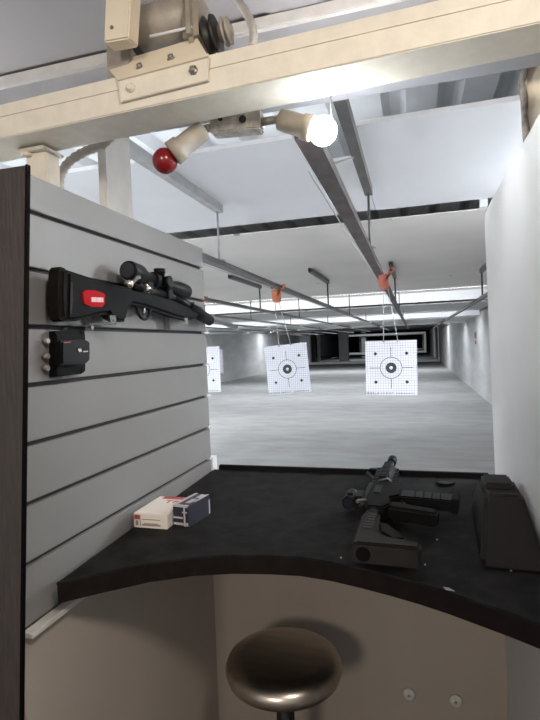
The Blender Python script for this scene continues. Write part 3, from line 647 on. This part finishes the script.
m = MB(); m.cyl(cp(-.0075, .006, .0), cp(-.003, .006, .0), .0125, 16); m.build('sling_hole', M['woodedge'], st)
m = cpoly(MB(), [(.050, .050), (.080, .026), (.125, .018), (.125, .034), (.105, .048), (.075, .062), (.055, .075)], -.010, .010, .003); m.build('adjustment_lever', M['gunblack'], st)
MB().cyl(cp(.150, 0, 0), cp(.215, 0, 0), .0145, 18).build('buffer_tube', M['gunmetal'], cb)
cpoly(MB(), [(.200, -.018), (.235, -.022), (.400, -.022), (.400, .022), (.345, .050), (.290, .050), (.270, .030), (.225, .034), (.200, .020)], -.017, .017, .004, 2).build('receiver', M['gunblack'], cb)
m = MB(); cbox(m, .29, .35, -.012, .004, .017, .0185, .0005); m.build('ejection_port', M['gunmetal'], cb)
cbox(MB(), .215, .405, -.034, -.022, -.010, .010, .002).build('top_rail', M['gunmetal'], cb)
cpoly(MB(), [(.208, .028), (.250, .028), (.245, .055), (.229, .085), (.214, .130), (.181, .126), (.185, .110), (.197, .075)], -.015, .015, .006, 3).build('pistol_grip', M['gunblack'], cb)
MB().tube(curve([cp(.248, .030, 0), cp(.250, .052, 0), cp(.275, .058, 0), cp(.292, .050, 0)], 5), .003, 8).build('trigger_guard', M['gunmetal'], cb)
MB().tube([cp(.262, .028, 0), cp(.266, .040, 0), cp(.262, .050, 0)], .0025, 8).build('trigger', M['steel'], cb)
mg = cpoly(MB(), [(.292, .045), (.342, .045), (.338, .095), (.328, .165), (.278, .160), (.286, .095)], -.012, .013, .003, 2).build('magazine', M['gunmetal'], cb)
m = cpoly(MB(), [(.329, .160), (.332, .174), (.274, .169), (.277, .154)], -.015, .016, .002); m.build('base_plate', M['gunblack'], mg)
m = MB()
for k in range(4): cpoly(m, [(.288-k*.002, .078+k*.018), (.337-k*.002, .079+k*.018), (.337-k*.002, .082+k*.018), (.288-k*.002, .081+k*.018)], .0128, .0145, 0)
m.build('ribs', M['gunblack'], mg)
# handguard with rails
hg = MB(); hg.cyl(cp(.400, 0, 0), cp(.560, 0, 0), .0215, 16)
hg.build('handguard', M['gunblack'], cb)
m = MB()
for k in range(11):
    u0 = .404+k*.0143
    for (v0, v1, w0, w1) in ((-.029, -.019, -.009, .009), (.019, .028, -.009, .009), (-.009, .009, .019, .027)): cbox(m, u0, u0+.008, v0, v1, w0, w1, 0)
m.build('rail_teeth', M['gunmetal'], cb)
m = MB(); cpoly(m, [(.552, -.052), (.560, -.052), (.575, -.016), (.540, -.016)], -.006, .006, .001); m.build('front_sight', M['gunmetal'], cb)
MB().cyl(cp(.555, 0, 0), cp(.665, 0, 0), .0085, 14).build('barrel', M['gunmetal'], cb)
MB().lathe(cp(.650, 0, 0), cp(.705, 0, 0), [(0, .011), (.004, .013), (.048, .013), (.055, .010)], 16).build('muzzle_brake', M['gunblack'], cb)
# side optic on top of the receiver (points to the left as it lies)
op = cbox(MB(), .262, .312, -.050, -.032, -.016, .016, .002).build('sight_mount', M['gunmetal'], cb)
MB().lathe(cp(.252, -.062, .002), cp(.318, -.062, .002), [(0, .014), (.012, .015), (.02, .0125), (.05, .0125), (.055, .015), (.066, .014)], 20).build('optic', M['gunmetal'], cb)
MB().cyl(cp(.2505, -.062, .002), cp(.2525, -.062, .002), .0105, 16).build('optic_lens', M['lens'], cb)
MB().lathe(cp(.28, -.062, .012), cp(.28, -.062, .04), [(0, .007), (.008, .007)], 12).build('turret', M['gunmetal'], cb)
m = MB(); m.tube([cp(.235, -.02, .016), cp(.225, -.034, .018), cp(.218, -.036, .018)], .004, 8); m.build('charging_handle', M['steel'], cb)
m = MB(); m.tube([cp(.385, -.01, .018), cp(.395, .012, .023), cp(.380, .022, .020)], .0025, 8); m.build('sling_loop', M['steel'], cb)
cpoly(MB(), [(.45, -.028), (.535, -.060), (.54, -.053), (.47, -.024)], -.008, .002, .002).build('folded_support', M['gunmetal'], cb)

tag(MB().prism([at(436, 484.5, Z=CT)+V(0, 0, .002), at(444, 483.5, Z=CT)+V(0, 0, .002), at(455, 485.5, Z=CT)+V(0, 0, .002), at(448, 487, Z=CT)+V(0, 0, .002), at(440, 486.3, Z=CT)+V(0, 0, .002)], (0, 0, .006), .001).build('knife', M['gunmetal']), 'small flat black tool lying alone near the back edge of the counter', 'tool')

# specks on counter (brass dust)
for i, (a_, b_) in enumerate(((341, 558), (425, 565), (511, 571), (437, 540))):
    c = at(a_, b_, Z=CT); tag(MB().box(c.x-.0015, c.x+.0015, c.y-.002, c.y+.002, CT, CT+.0015, .0004).build('debris', M['chip']), 'tiny pale fleck of debris on the black counter', 'debris', 'flecks on the counter')

# ================================================================== STOOL
sx, sy = -.330, 1.160
sl = thing('stool', 'round brushed-metal stool under the counter', 'stool', (sx, sy, 0))
MB().lathe((sx, sy, .588), (sx, sy, .66), [(0, .108), (.003, .126), (.012, .139), (.028, .143), (.043, .137), (.052, .121), (.056, .10), (.0565, 0)], 48).build('seat', M['seat'], sl)
MB().lathe((sx, sy, .04), (sx, sy, .58), [(0, .028), (.30, .028), (.301, .022), (.54, .022)], 20).build('column', M['stoolpost'], sl)
MB().lathe((sx, sy, .001), (sx, sy, .05), [(0, .18), (.012, .18), (.04, .05), (.045, .03)], 40).build('base', M['stoolpost'], sl)
MB().tube([(sx+.15*math.cos(i*PI/16), sy-.03+.15*math.sin(i*PI/16)-.0, .25) for i in range(33)], .008, 8).build('foot_ring', M['bolt'], sl)

for o in bpy.data.objects:
    if '_L' in o: del o['_L']
